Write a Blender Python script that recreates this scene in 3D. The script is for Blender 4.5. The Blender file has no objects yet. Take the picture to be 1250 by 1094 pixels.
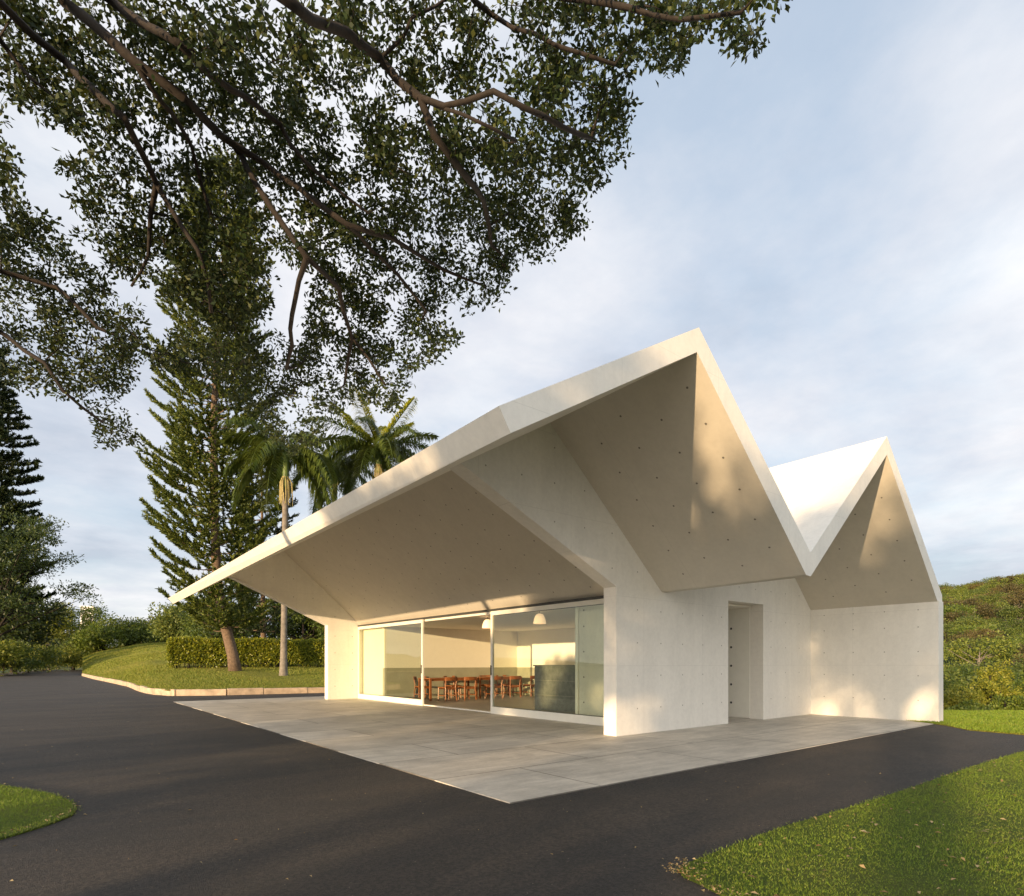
import bpy, math, random
import numpy as np
from mathutils import Vector, Matrix
random.seed(7); RNG = np.random.default_rng(11)
C = bpy.context.scene.collection
R = math.radians
# ------------------------------------------------------------------ camera frame
F, HY, YAW = 718.3, 809.7, 0.671
CX, CY, EYE = -3.266, -4.135, 1.25
SN, CS = math.sin(YAW), math.cos(YAW)
def cw(X, z, h=0.0):                 # metres right of / ahead of the viewpoint -> world
    return Vector((CX + X*CS + z*SN, CY - X*SN + z*CS, h))
def at(px, z, h=0.0): return cw((px-625)/F*z, z, h)
def gp(px, py, h=0.0):
    z = F*(EYE-h)/(py-HY); return cw((px-625)/F*z, z, h)
def ap(px, py, z): return cw((px-625)/F*z, z, EYE+(HY-py)/F*z)

# ------------------------------------------------------------------ materials
def newmat(name):
    m = bpy.data.materials.new(name); m.use_nodes = True
    nt = m.node_tree; b = nt.nodes['Principled BSDF']; return m, nt, b
def N(nt, t, **kw):
    n = nt.nodes.new(t)
    for k, v in kw.items():
        if k in n.inputs: n.inputs[k].default_value = v
        else: setattr(n, k, v)
    return n
def ramp(nt, fac, stops):
    r = nt.nodes.new('ShaderNodeValToRGB'); e = r.color_ramp.elements
    while len(e) < len(stops): e.new(0.5)
    for i, (p, c) in enumerate(stops): e[i].position = p; e[i].color = (*c, 1)
    nt.links.new(fac, r.inputs[0]); return r.outputs[0]
def noise(nt, scale, detail=4, rough=.55, vec=None, dist=0):
    n = N(nt, 'ShaderNodeTexNoise', Scale=scale, Detail=detail, Roughness=rough, Distortion=dist)
    if vec is not None: nt.links.new(vec, n.inputs['Vector'])
    return n.outputs['Fac']
def objco(nt, sc=(1,1,1)):
    t = nt.nodes.new('ShaderNodeTexCoord'); mp = N(nt, 'ShaderNodeMapping'); mp.inputs['Scale'].default_value = sc
    nt.links.new(t.outputs['Object'], mp.inputs['Vector']); return mp.outputs[0]
def mixc(nt, fac, a, b, mode='MIX'):
    n = nt.nodes.new('ShaderNodeMix'); n.data_type = 'RGBA'; n.blend_type = mode
    for s, v in ((n.inputs['Factor'], fac), (n.inputs['A'], a), (n.inputs['B'], b)):
        if isinstance(v, (int, float)): s.default_value = v
        elif isinstance(v, tuple): s.default_value = (*v, 1)
        else: nt.links.new(v, s)
    return n.outputs['Result']
def mth(nt, op, a, b=None):
    n = nt.nodes.new('ShaderNodeMath'); n.operation = op
    for i, v in enumerate((a, b)):
        if v is None: continue
        if isinstance(v, (int, float)): n.inputs[i].default_value = v
        else: nt.links.new(v, n.inputs[i])
    return n.outputs[0]
def bump(nt, b, h, strength=.3, dist=.01):
    n = N(nt, 'ShaderNodeBump', Strength=strength, Distance=dist); nt.links.new(h, n.inputs['Height'])
    nt.links.new(n.outputs[0], b.inputs['Normal'])
def simple(name, col, rough=.6, var=.12, scale=6, metal=0, bmp=0):
    m, nt, b = newmat(name); v = objco(nt)
    n = noise(nt, scale, 5, .6, v)
    c2 = tuple(max(0, c*(1-var)) for c in col); c1 = tuple(c*(1+var) for c in col)
    nt.links.new(ramp(nt, n, [(.3, c2), (.7, c1)]), b.inputs['Base Color'])
    b.inputs['Roughness'].default_value = rough; b.inputs['Metallic'].default_value = metal
    if bmp: bump(nt, b, n, bmp, .01)
    return m
def groove(nt, comp, period, width, off=0.0):
    f = mth(nt, 'FRACT', mth(nt, 'ADD', mth(nt, 'DIVIDE', comp, period), 100.0+off))
    return mth(nt, 'LESS_THAN', f, width/period)
def concrete(name, col, px=1.8, pz=1.2, py=2.4, amp=.07):
    m, nt, b = newmat(name); v = objco(nt)
    sep = nt.nodes.new('ShaderNodeSeparateXYZ'); nt.links.new(v, sep.inputs[0])
    n1 = noise(nt, 1.1, 6, .6, v, .6); n2 = noise(nt, 14, 4, .65, v); n3 = noise(nt, 90, 2, .6, v)
    v2 = objco(nt, (2.5, 2.5, .5)); n4 = noise(nt, 1.6, 5, .6, v2, .3)
    base = ramp(nt, n1, [(.3, tuple(c*(1-amp) for c in col)), (.72, tuple(c*(1+amp*.5) for c in col))])
    c = mixc(nt, .5, base, ramp(nt, n2, [(.35, tuple(c*(1-amp*1.2) for c in col)), (.6, col)]), 'MIX')
    c = mixc(nt, .35, c, ramp(nt, n4, [(.3, tuple(c*(1-amp*1.6) for c in col)), (.65, col)]), 'MIX')
    # fine pock marks
    vr = N(nt, 'ShaderNodeTexVoronoi', Scale=9.0); nt.links.new(v, vr.inputs['Vector'])
    pk = mth(nt, 'LESS_THAN', vr.outputs['Distance'], .035)
    c = mixc(nt, mth(nt, 'MULTIPLY', pk, .3), c, tuple(k*.45 for k in col))
    g = mth(nt, 'MAXIMUM', groove(nt, sep.outputs[1], py, .008, .31), groove(nt, sep.outputs[0], px, .008, .17))
    g = mth(nt, 'MAXIMUM', g, groove(nt, sep.outputs[2], pz, .008, .0))
    c = mixc(nt, mth(nt, 'MULTIPLY', g, .2), c, tuple(k*.45 for k in col))
    nt.links.new(c, b.inputs['Base Color']); b.inputs['Roughness'].default_value = .62
    hh = mth(nt, 'SUBTRACT', mth(nt, 'ADD', mth(nt, 'MULTIPLY', n3, .5), n2), mth(nt, 'MULTIPLY', g, 1.5))
    bump(nt, b, hh, .22, .006)
    return m
def leafmat(name, cols, trans=.35, rough=.45, tcol=None):
    m = bpy.data.materials.new(name); m.use_nodes = True; nt = m.node_tree; nt.nodes.clear()
    out = nt.nodes.new('ShaderNodeOutputMaterial'); b = nt.nodes.new('ShaderNodeBsdfPrincipled')
    g = nt.nodes.new('ShaderNodeNewGeometry')
    v = objco(nt); n = noise(nt, .9, 3, .6, v); oi = nt.nodes.new('ShaderNodeObjectInfo')
    f = mth(nt, 'ADD', mth(nt, 'MULTIPLY', g.outputs['Random Per Island'], .6), mth(nt, 'MULTIPLY', n, .4))
    k = len(cols); col = ramp(nt, f, [(.15+.7*i/(k-1), c) for i, c in enumerate(cols)])
    col = mixc(nt, 1.0, col, ramp(nt, oi.outputs['Random'], [(0, (.62, .70, .75)), (.5, (1, 1, 1)), (1, (1.28, 1.25, 1.0))]), 'MULTIPLY')
    nt.links.new(col, b.inputs['Base Color']); b.inputs['Roughness'].default_value = rough
    b.inputs['Specular IOR Level'].default_value = .35
    t = nt.nodes.new('ShaderNodeBsdfTranslucent')
    tc = mixc(nt, .6, col, tcol or (.22, .26, .03), 'MIX'); nt.links.new(tc, t.inputs[0])
    mx = nt.nodes.new('ShaderNodeMixShader'); mx.inputs[0].default_value = trans
    nt.links.new(b.outputs[0], mx.inputs[1]); nt.links.new(t.outputs[0], mx.inputs[2]); nt.links.new(mx.outputs[0], out.inputs[0])
    return m

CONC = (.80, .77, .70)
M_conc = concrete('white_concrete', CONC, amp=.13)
M_soff_shade = concrete('shaded_soffit_concrete', (.60, .56, .475), px=50, pz=50, py=2.7, amp=.1)  # same concrete as the walls; underside shade put into a darker, warmer colour
M_tie = simple('tie_hole_mortar', (.16, .145, .12), .9)
M_tie2 = simple('pale_tie_mortar', (.34, .32, .27), .9)
M_dot = simple('black_cap', (.02, .02, .02), .5)
M_paint = simple('cream_paint', (.82, .78, .69), .7, .02)
M_frame = simple('ivory_frame', (.74, .72, .64), .4, .03)
M_gasket = simple('dark_gasket', (.05, .05, .045), .5)
M_wain = simple('olive_stone', (.34, .33, .25), .55, .1, 3)
M_dark = simple('dark_granite', (.14, .145, .125), .35, .3, 8)
M_floor = simple('interior_floor', (.33, .31, .27), .45, .1, 3)
M_wood = simple('red_brown_wood', (.26, .09, .03), .4, .3, 14)
M_bark = simple('dark_bark', (.017, .012, .0085), .9, .5, 14, bmp=.8)
M_bark2 = simple('pine_bark', (.13, .088, .056), .9, .4, 9, bmp=.8)
M_palmbark = simple('palm_bark', (.17, .148, .12), .85, .35, 5, bmp=.6)
M_shaft = simple('crownshaft_green', (.10, .15, .04), .4, .3, 3)
M_stone = simple('kerb_stone', (.40, .31, .22), .85, .35, 3, bmp=.5)
M_render = simple('white_render', (.72, .70, .66), .7, .06)
M_winglass = simple('far_glass', (.06, .07, .09), .2, .1)
M_litter = leafmat('dry_leaves', [(.30, .16, .05), (.45, .30, .12), (.55, .42, .22)], .1, .7)
M_fig = leafmat('fig_leaf', [(.007, .017, .004), (.014, .032, .006), (.030, .056, .009), (.095, .10, .014)], .16, .65, (.12, .12, .012))
M_pine = leafmat('pine_needle', [(.035, .060, .013), (.095, .13, .02), (.19, .205, .03)], .2, .6, (.12, .15, .02))
M_darkpine = leafmat('dark_pine_needle', [(.010, .022, .011), (.022, .04, .016), (.035, .055, .018)], .12, .6)
M_palm = leafmat('palm_leaf', [(.035, .06, .014), (.075, .11, .022), (.14, .17, .032)], .3, .4, (.2, .24, .03))
M_newpalm = leafmat('young_palm_leaf', [(.20, .22, .02), (.32, .33, .03), (.42, .40, .05)], .4, .4, (.5, .5, .04))
M_dark_g = leafmat('dark_foliage', [(.012, .025, .009), (.028, .05, .013), (.05, .075, .016)], .2, .5)
M_mid_g = leafmat('mid_foliage', [(.04, .07, .012), (.085, .125, .02), (.15, .18, .028)], .28, .5)
M_yel_g = leafmat('yellow_foliage', [(.10, .13, .018), (.18, .20, .025), (.28, .26, .04)], .35, .5)
M_olive = leafmat('olive_foliage', [(.05, .075, .014), (.10, .135, .024), (.17, .185, .036)], .2, .6)
M_brown_g = leafmat('brown_foliage', [(.06, .05, .02), (.10, .08, .03), (.14, .11, .04)], .2, .6)
M_hedge = leafmat('hedge_leaf', [(.07, .11, .012), (.18, .21, .02), (.40, .38, .03)], .3, .4, (.5, .5, .04))

def m_asphalt():
    m, nt, b = newmat('asphalt'); v = objco(nt)
    n1 = noise(nt, .55, 6, .62, v, .8); n2 = noise(nt, 48, 3, .7, v); n3 = noise(nt, 150, 2, .7, v)
    v2 = objco(nt, (.35, 1.3, 1)); n4 = noise(nt, .7, 4, .6, v2, 1.2)
    c = ramp(nt, n1, [(.32, (.017, .0145, .0125)), (.55, (.030, .025, .021)), (.75, (.060, .047, .036))])
    c = mixc(nt, .45, c, ramp(nt, n4, [(.4, (.016, .0145, .0135)), (.66, (.072, .052, .035))]), 'MIX')
    c = mixc(nt, .8, c, ramp(nt, n2, [(.40, (.3, .3, .3)), (.62, (1.8, 1.75, 1.65))]), 'MULTIPLY')
    vr = N(nt, 'ShaderNodeTexVoronoi', Scale=26.0); nt.links.new(v, vr.inputs['Vector'])
    vr.inputs['Randomness'].default_value = 1
    pk = mth(nt, 'LESS_THAN', vr.outputs['Distance'], .09)
    rr = nt.nodes.new('ShaderNodeSeparateColor'); nt.links.new(vr.outputs['Color'], rr.inputs[0])
    pk = mth(nt, 'MULTIPLY', pk, mth(nt, 'GREATER_THAN', rr.outputs[0], .86))
    c = mixc(nt, pk, c, (.30, .25, .18))
    nt.links.new(c, b.inputs['Base Color']); b.inputs['Roughness'].default_value = .72
    bump(nt, b, mth(nt, 'ADD', n2, n3), 1.0, .02); return m
M_asph = m_asphalt()
def m_terrace():
    m, nt, b = newmat('terrace_slabs'); v = objco(nt)
    bt = nt.nodes.new('ShaderNodeTexBrick'); nt.links.new(v, bt.inputs['Vector'])
    bt.offset = .5
    for k, val in (('Scale', 1.0), ('Mortar Size', .010), ('Mortar Smooth', .2), ('Bias', 0.0), ('Brick Width', 2.35), ('Row Height', 1.32)):
        bt.inputs[k].default_value = val
    bt.inputs['Color1'].default_value = (.49, .45, .385, 1); bt.inputs['Color2'].default_value = (.59, .545, .47, 1)
    bt.inputs['Mortar'].default_value = (.17, .155, .13, 1)
    n1 = noise(nt, 1.3, 6, .65, v, .5); n2 = noise(nt, 22, 4, .7, v)
    v2 = objco(nt, (.8, 5, 1)); n3 = noise(nt, 1.5, 5, .65, v2, .5)
    c = mixc(nt, .9, bt.outputs['Color'], ramp(nt, n1, [(.3, (.72, .72, .72)), (.7, (1.15, 1.14, 1.12))]), 'MULTIPLY')
    c = mixc(nt, .8, c, ramp(nt, n3, [(.35, (.8, .8, .8)), (.65, (1.12, 1.12, 1.12))]), 'MULTIPLY')
    c = mixc(nt, .6, c, ramp(nt, n2, [(.3, (.8, .8, .8)), (.7, (1.1, 1.1, 1.1))]), 'MULTIPLY')
    nt.links.new(c, b.inputs['Base Color']); b.inputs['Roughness'].default_value = .6
    bump(nt, b, mth(nt, 'SUBTRACT', n2, bt.outputs['Fac']), .25, .006); return m
M_terr = m_terrace()
def m_grass(name, cols, sc=1.0, brown=.0):
    m, nt, b = newmat(name); v = objco(nt)
    n1 = noise(nt, .35*sc, 6, .65, v, .4); n2 = noise(nt, 9*sc, 5, .7, v); n3 = noise(nt, 60*sc, 3, .7, v)
    c = ramp(nt, n1, [(.3, cols[0]), (.5, cols[1]), (.72, cols[2])])
    c = mixc(nt, .75, c, ramp(nt, n2, [(.3, (.65, .65, .6)), (.7, (1.3, 1.25, 1.1))]), 'MULTIPLY')
    c = mixc(nt, .6, c, ramp(nt, n3, [(.3, (.6, .6, .6)), (.7, (1.35, 1.35, 1.2))]), 'MULTIPLY')
    nt.links.new(c, b.inputs['Base Color']); b.inputs['Roughness'].default_value = .85
    b.inputs['Specular IOR Level'].default_value = .2
    bump(nt, b, mth(nt, 'ADD', n2, n3), 1.0, .18); return m
M_lawn = m_grass('lawn_turf', [(.17, .20, .028), (.29, .29, .042), (.40, .31, .08)], .6)
M_turf = m_grass('near_turf', [(.09, .15, .02), (.13, .19, .028), (.18, .19, .045)], 2)
M_wild = m_grass('wild_ground', [(.03, .05, .012), (.055, .075, .018), (.08, .09, .025)], .12)
M_blade = leafmat('grass_blade', [(.16, .25, .022), (.19, .29, .026), (.24, .32, .034), (.32, .32, .07)], .35, .5, (.14, .22, .02))

def m_glass():
    m = bpy.data.materials.new('pane_glass'); m.use_nodes = True; nt = m.node_tree; nt.nodes.clear()
    out = nt.nodes.new('ShaderNodeOutputMaterial'); t = N(nt, 'ShaderNodeBsdfTransparent'); t.inputs[0].default_value = (.94, .96, .90, 1)
    g = N(nt, 'ShaderNodeBsdfGlossy'); g.inputs['Roughness'].default_value = .003; g.inputs[0].default_value = (.95, 1, .97, 1)
    fr = nt.nodes.new('ShaderNodeLayerWeight'); fr.inputs[0].default_value = .5; mx = nt.nodes.new('ShaderNodeMixShader')
    nt.links.new(mth(nt, 'ADD', .04, mth(nt, 'MULTIPLY', mth(nt, 'POWER', fr.outputs['Facing'], 5.0), .5)), mx.inputs[0])
    nt.links.new(t.outputs[0], mx.inputs[1]); nt.links.new(g.outputs[0], mx.inputs[2]); nt.links.new(mx.outputs[0], out.inputs[0]); return m
M_glass = m_glass()
def m_lamp():
    m, nt, b = newmat('lamp_shade_glow'); b.inputs['Base Color'].default_value = (.85, .68, .5, 1)
    b.inputs['Emission Color'].default_value = (1, .66, .38, 1); b.inputs['Emission Strength'].default_value = .28; return m
M_lampg = m_lamp()

# ------------------------------------------------------------------ mesh helpers
def tag(o, label=None, cat=None, group=None, kind=None):
    for k, v in (('label', label), ('category', cat), ('group', group), ('kind', kind)):
        if v: o[k] = v
    return o
def link(name, me, mats, parent=None):
    o = bpy.data.objects.new(name, me); C.objects.link(o)
    for m in (mats if isinstance(mats, (list, tuple)) else [mats]): me.materials.append(m)
    if parent: o.parent = parent
    return o
def empty(name, loc=(0, 0, 0), rz=0):
    o = bpy.data.objects.new(name, None); C.objects.link(o); o.location = loc; o.rotation_euler = (0, 0, rz); o.empty_display_size = .2; return o
class MB:
    def __init__(s): s.v = []; s.f = []; s.mi = []
    def add(s, vs, fs, mi=0):
        b = len(s.v); s.v += [tuple(v) for v in vs]; s.f += [tuple(b+i for i in f) for f in fs]; s.mi += [mi]*len(fs)
    def box(s, x0, x1, y0, y1, z0, z1, mi=0):
        s.add([(x0,y0,z0),(x1,y0,z0),(x1,y1,z0),(x0,y1,z0),(x0,y0,z1),(x1,y0,z1),(x1,y1,z1),(x0,y1,z1)],
              [(0,3,2,1),(4,5,6,7),(0,1,5,4),(1,2,6,5),(2,3,7,6),(3,0,4,7)], mi)
    def obox(s, c, ax, hx, hy, hz, mi=0):   # oriented box: ax = 3 unit vectors
        vs = []
        for k in (-1, 1):
            for i, j in ((-1,-1),(1,-1),(1,1),(-1,1)):
                vs.append(Vector(c)+ax[0]*hx*i+ax[1]*hy*j+ax[2]*hz*k)
        s.add(vs, [(0,3,2,1),(4,5,6,7),(0,1,5,4),(1,2,6,5),(2,3,7,6),(3,0,4,7)], mi)
    def disc(s, c, n, r, mi=1, k=8):
        n = Vector(n).normalized(); a = n.orthogonal().normalized(); b = n.cross(a); c = Vector(c)
        s.add([c+a*r*math.cos(2*math.pi*i/k)+b*r*math.sin(2*math.pi*i/k) for i in range(k)], [tuple(range(k))], mi)
    def tube(s, pts, rad, k=6, mi=0, cap=True):
        P = [Vector(p) for p in pts]; n = len(P); rings = []
        ref = Vector((.31, .17, .93))
        for i in range(n):
            d = (P[min(i+1, n-1)]-P[max(i-1, 0)])
            d = d.normalized() if d.length > 1e-9 else Vector((0, 0, 1))
            if abs(d.dot(ref)) > .97: ref = Vector((.9, .3, .1))
            a = d.cross(ref).normalized(); b = d.cross(a)
            r = rad[i] if hasattr(rad, '__len__') else rad
            rings.append([P[i]+a*r*math.cos(2*math.pi*j/k)+b*r*math.sin(2*math.pi*j/k) for j in range(k)])
        vs = [v for r_ in rings for v in r_]; fs = []
        for i in range(n-1):
            for j in range(k):
                fs.append((i*k+j, i*k+(j+1) % k, (i+1)*k+(j+1) % k, (i+1)*k+j))
        if cap: fs.append(tuple(range((n-1)*k, n*k))); fs.append(tuple(range(k))[::-1])
        s.add(vs, fs, mi)
    def build(s, name, mats, parent=None, smooth=False):
        me = bpy.data.meshes.new(name); me.from_pydata(s.v, [], s.f); me.update()
        if any(s.mi): me.polygons.foreach_set('material_index', s.mi)
        if smooth: me.polygons.foreach_set('use_smooth', [True]*len(s.f))
        return link(name, me, mats, parent)
def quadmesh(name, V, mats, parent=None, mi=None, nv=4, smooth=False):   # V: (n,nv,3) loose faces
    n = V.shape[0]; me = bpy.data.meshes.new(name)
    me.vertices.add(n*nv); me.vertices.foreach_set('co', np.ascontiguousarray(V, dtype=np.float32).ravel())
    me.loops.add(n*nv); me.loops.foreach_set('vertex_index', np.arange(n*nv, dtype=np.int32))
    me.polygons.add(n); me.polygons.foreach_set('loop_start', np.arange(0, n*nv, nv, dtype=np.int32))
    if mi is not None: me.polygons.foreach_set('material_index', np.asarray(mi, dtype=np.int32))
    me.update(calc_edges=True); me.validate()
    return link(name, me, mats, parent)
def unit(a): return a/np.maximum(np.linalg.norm(a, axis=-1, keepdims=True), 1e-9)
def leaves(P, L, W, rng, out=None, up=0.0, fold=.12):
    n = len(P); a = rng.normal(size=(n, 3))
    if out is not None: a = a*.8+out*1.0
    a[:, 2] += up; a = unit(a)
    b = unit(np.cross(a, rng.normal(size=(n, 3)))); nn = np.cross(a, b)
    l = (L*rng.uniform(.65, 1.25, n))[:, None]; w = (W*rng.uniform(.7, 1.2, n))[:, None]
    return np.stack([P, P+a*l*.55+b*w*.5+nn*l*fold, P+a*l, P+a*l*.55-b*w*.5+nn*l*fold], axis=1)
def copy_tree(o, parent=None):
    c = o.copy(); C.objects.link(c)
    if parent: c.parent = parent
    for ch in [k for k in bpy.data.objects if k.parent == o]:
        copy_tree(ch, c)
    return c
KIDS = {}
def dup(root, loc, rz=0, s=1.0, label=None, group=None):
    r = root.copy(); C.objects.link(r); r.location = loc; r.rotation_euler = (0, 0, rz)
    r.scale = (s, s, s) if isinstance(s, (int, float)) else s
    if label: r['label'] = label
    if group: r['group'] = group
    for ch in root.children:
        c = ch.copy(); C.objects.link(c); c.parent = r
        for g in ch.children:
            d = g.copy(); C.objects.link(d); d.parent = c
    return r

# ------------------------------------------------------------------ ground
def ground_h(u, z):       # u = sideways tangent, z = distance ahead
    h = -.08
    if z > 0:
        k = min(1, max(0, (u-.55)/.15))                      # right: brow, dip, wooded hill
        if z > 15.5: h -= k*min(4.6, .16*(z-15.5))
        if z > 55: h += k*min(36, .175*(z-55))*(1+.10*math.sin(u*14+1.0))
        k2 = min(1, max(0, (-.2-u)/.2))
        if z > 104: h -= k2*min(2, (z-104)*.1)
    rr = z*math.hypot(1, u) if z > 0 else 0
    if z > 300 and u < .5: h += min(1, (z-300)/300)*(30+9*math.sin(u*7+2)+5*math.sin(u*19))
    return h
def build_ground():
    rings = [0.5]; 
    while rings[-1] < 3200: rings.append(rings[-1]*1.09+.3)
    na = 360; vs = []; fs = []
    vs.append((CX, CY, -.08))
    for r in rings:
        for i in range(na):
            t = 2*math.pi*i/na; X, z = r*math.sin(t), r*math.cos(t)
            u = X/z if z > .01 else (9 if X > 0 else -9)
            u = max(-3, min(3, u))
            h = ground_h(u, z) if z > 0 else -.08
            vs.append(tuple(cw(X, z, h)))
    for i in range(na): fs.append((0, 1+(i+1) % na, 1+i))
    for k in range(len(rings)-1):
        for i in range(na):
            a = 1+k*na+i; b = 1+k*na+(i+1) % na
            fs.append((a, b, b+na, a+na))
    me = bpy.data.meshes.new('ground'); me.from_pydata(vs, [], fs); me.update()
    me.polygons.foreach_set('use_smooth', [True]*len(fs))
    tag(link('ground', me, M_wild), kind='structure')
build_ground()
def sheet(name, pts, z, mat, thick=.04, kind='structure'):
    me = bpy.data.meshes.new(name); n = len(pts)
    vs = [(p[0], p[1], z) for p in pts]+[(p[0], p[1], z-thick) for p in pts]
    fs = [tuple(range(n))]+[(i, i+n, (i+1) % n+n, (i+1) % n) for i in range(n)]
    me.from_pydata(vs, [], fs); me.update()
    import bmesh
    bm = bmesh.new(); bm.from_mesh(me); bmesh.ops.triangulate(bm, faces=[bm.faces[0]] if False else [f for f in bm.faces if len(f.verts) > 4])
    bmesh.ops.recalc_face_normals(bm, faces=bm.faces); bm.to_mesh(me); bm.free()
    return tag(link(name, me, mat), kind=kind)
KERB = [(101, 825, 58.7), (115, 828.5, 47), (134, 832.5, 39), (158, 838, 31.7), (170, 843, 27), (183, 847, 24.1), (205, 849.3, 22.7), (255, 849, 22.85), (320, 847.2, 23.9), (400, 845.3, 25.2), (520, 842.5, 27.3), (760, 838, 31.7)]
kerbw = [at(p[0], p[2]) for p in KERB]
asph = [cw(45, -25), cw(-70, -25), cw(-70, 40), at(0, 58), at(60, 108), at(104, 112)]+kerbw+[cw(12, 40), Vector((11.9, 19, 0)), Vector((11.9, 0, 0)), at(1180, 11.05), at(1250, 10.3), cw(13, 9.6), cw(24, 9.0), cw(45, 9)]
sheet('road', [(p.x, p.y) for p in asph], -.010, M_asph)
# loose dusting of mown grass colour beyond the road on the right
xR, xRo = 11.46, 11.76
YT = 17.69
sheet('terrace', [(0, 0), (xRo, -.03), (xRo, YT), (0, YT)], 0.0, M_terr, .3)
# raised lawn behind the stone kerb
def kz(px):
    xs = [k[0] for k in KERB]; zs = [k[2] for k in KERB]; return float(np.interp(px, xs, zs))
def lawn_h(px, z):
    zk = kz(px); s = min(z, 100)-zk
    return .2+.06*max(0, s)+(.0 if z < 100 else -.12*(z-100)) + .05*math.sin(z*.35+px*.03)*min(1, s/6 if s > 0 else 0)
def build_lawn():
    vs = []; fs = []; pxs = np.concatenate([np.linspace(101, 262, 60), np.linspace(266, 760, 60)]); nt_ = 70
    for px in pxs:
        zk = kz(px)+.12
        for j in range(nt_):
            z = zk+(118-zk)*(j/(nt_-1))**1.8
            vs.append(tuple(at(px, z, lawn_h(px, z))))
    for i in range(len(pxs)-1):
        for j in range(nt_-1):
            a = i*nt_+j; fs.append((a, a+nt_, a+nt_+1, a+1))
    me = bpy.data.meshes.new('lawn'); me.from_pydata(vs, [], fs); me.update(); me.polygons.foreach_set('use_smooth', [True]*len(fs))
    tag(link('lawn', me, M_lawn), kind='structure')
build_lawn()
def build_kerb():
    root = empty('stone_kerb', kerbw[6]); tag(root, 'low kerb of weathered brown stone blocks along the raised lawn', 'kerb')
    inv = -Vector(kerbw[6]); rng = random.Random(3)
    # resample polyline into blocks about 1.1 m long
    P = [Vector((p.x, p.y, 0)) for p in kerbw[:11]]; seg = 1.35; out = [P[0]]; acc = 0
    for a, b in zip(P, P[1:]):
        d = (b-a).length; t = 0
        while acc+(d-t) >= seg:
            t += seg-acc; out.append(a.lerp(b, t/d)); acc = 0; seg = rng.uniform(1.0, 1.9)
        acc += d-t
    n = 0
    for a, b in zip(out, out[1:]):
        d = (b-a); L = d.length; d.normalize(); nrm = Vector((-d.y, d.x, 0)); mid = (a+b)/2
        hh = .115+rng.uniform(-.01, .012); m = MB()
        m.obox(mid+inv+Vector((0, 0, hh-.02)), (d, nrm, Vector((0, 0, 1))), L/2-.012, .085+rng.uniform(-.006, .008), hh+.02)
        o = m.build('kerb_block', M_stone, root); bv = o.modifiers.new('b', 'BEVEL'); bv.width = .02; bv.segments = 2; n += 1
        if n > 95: break
build_kerb()
# left edge of the road: low kerb strip
m = MB()
pl = [cw(-70, 41), at(0, 58.5), at(60, 109)]
for a, b in zip(pl, pl[1:]):
    d = (b-a).normalized(); m.obox((a+b)/2+Vector((0, 0, .08)), (d, Vector((-d.y, d.x, 0)), Vector((0, 0, 1))), (b-a).length/2, .12, .09)
tag(m.build('road_edge_kerb', M_stone), 'dark low kerb along the shrubs on the far left side of the road', 'kerb')
# near lawns
rl = [(1250, 917), (1180, 938), (1115, 961), (1040, 985), (960, 1008), (900, 1030), (860, 1046), (838, 1054), (829, 1062), (836, 1070), (858, 1080), (890, 1097), (940, 1132), (1000, 1200)]
RLAWN = [gp(*p) for p in rl]+[cw(2.0, -3), cw(25, -4), cw(25, 8.2), cw(12, 8.0)]
sheet('near_lawn', [(p.x, p.y) for p in RLAWN], .004, M_turf, .03)
ll = [(-40, 948), (0, 958), (30, 963), (62, 969), (85, 977), (94, 986), (88, 995), (60, 1006), (25, 1017), (0, 1024), (-60, 1040)]
LLAWN = [gp(*p) for p in ll]+[cw(-9, 3.6), cw(-9, 6.6)]
sheet('lawn_island', [(p.x, p.y) for p in LLAWN], .004, M_turf, .03)
bl = [at(1153, 11.9), at(1180, 11.1), at(1250, 10.35), cw(13, 9.65), cw(24, 9.05), cw(26, 15.5), cw(9, 15.5), cw(8.3, 15), ]
sheet('back_lawn', [(p.x, p.y) for p in bl], .004, M_lawn, .1)
def inpoly(P, poly):
    x, y = P[:, 0], P[:, 1]; r = np.zeros(len(P), bool); n = len(poly)
    for i in range(n):
        x1, y1 = poly[i][0], poly[i][1]; x2, y2 = poly[i-1][0], poly[i-1][1]
        c = ((y1 > y) != (y2 > y)) & (x < (x2-x1)*(y-y1)/((y2-y1) or 1e-9)+x1); r ^= c
    return r
def blades(name, poly, n, zmax, hmin, hmax, seed, xr, zr, w=.006, base=.002):
    rng = np.random.default_rng(seed)
    z = zr[0]+(zr[1]-zr[0])*rng.random(n)**1.5; X = xr[0]+(xr[1]-xr[0])*rng.random(n)
    W = np.stack([CX+X*CS+z*SN, CY-X*SN+z*CS], 1); ok = inpoly(W, poly); W = W[ok]; z = z[ok]; n = len(W); W = W+rng.normal(size=W.shape)*.022
    h = rng.uniform(hmin, hmax, n)*(1+.35*np.sin(W[:, 0]*3.1)*np.sin(W[:, 1]*2.7)); a = rng.uniform(0, 6.283, n)
    ww = w*(.6+z*.12)
    d = np.stack([np.cos(a), np.sin(a)], 1)*ww[:, None]; le = rng.normal(size=(n, 2))*h[:, None]*.55
    b0 = np.c_[W-d, np.full(n, base)]; b1 = np.c_[W+d, np.full(n, base)]; t = np.c_[W+le, base+h]
    return tag(quadmesh(name, np.stack([b0, b1, t], 1), M_blade, nv=3), kind='stuff')
rp = [(p.x, p.y) for p in RLAWN]; lp = [(p.x, p.y) for p in LLAWN]
blades('grass', rp, 430000, 0, .008, .020, 1, (.3, 11.5), (2.4, 9.2), .0017)
blades('grass', lp, 130000, 0, .008, .020, 2, (-8, -3.4), (3.6, 6.6), .0017)
blp = [(p.x, p.y) for p in bl]
blades('grass', blp, 90000, 0, .02, .05, 3, (8, 16), (9.3, 15.4), .004, .002)
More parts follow.
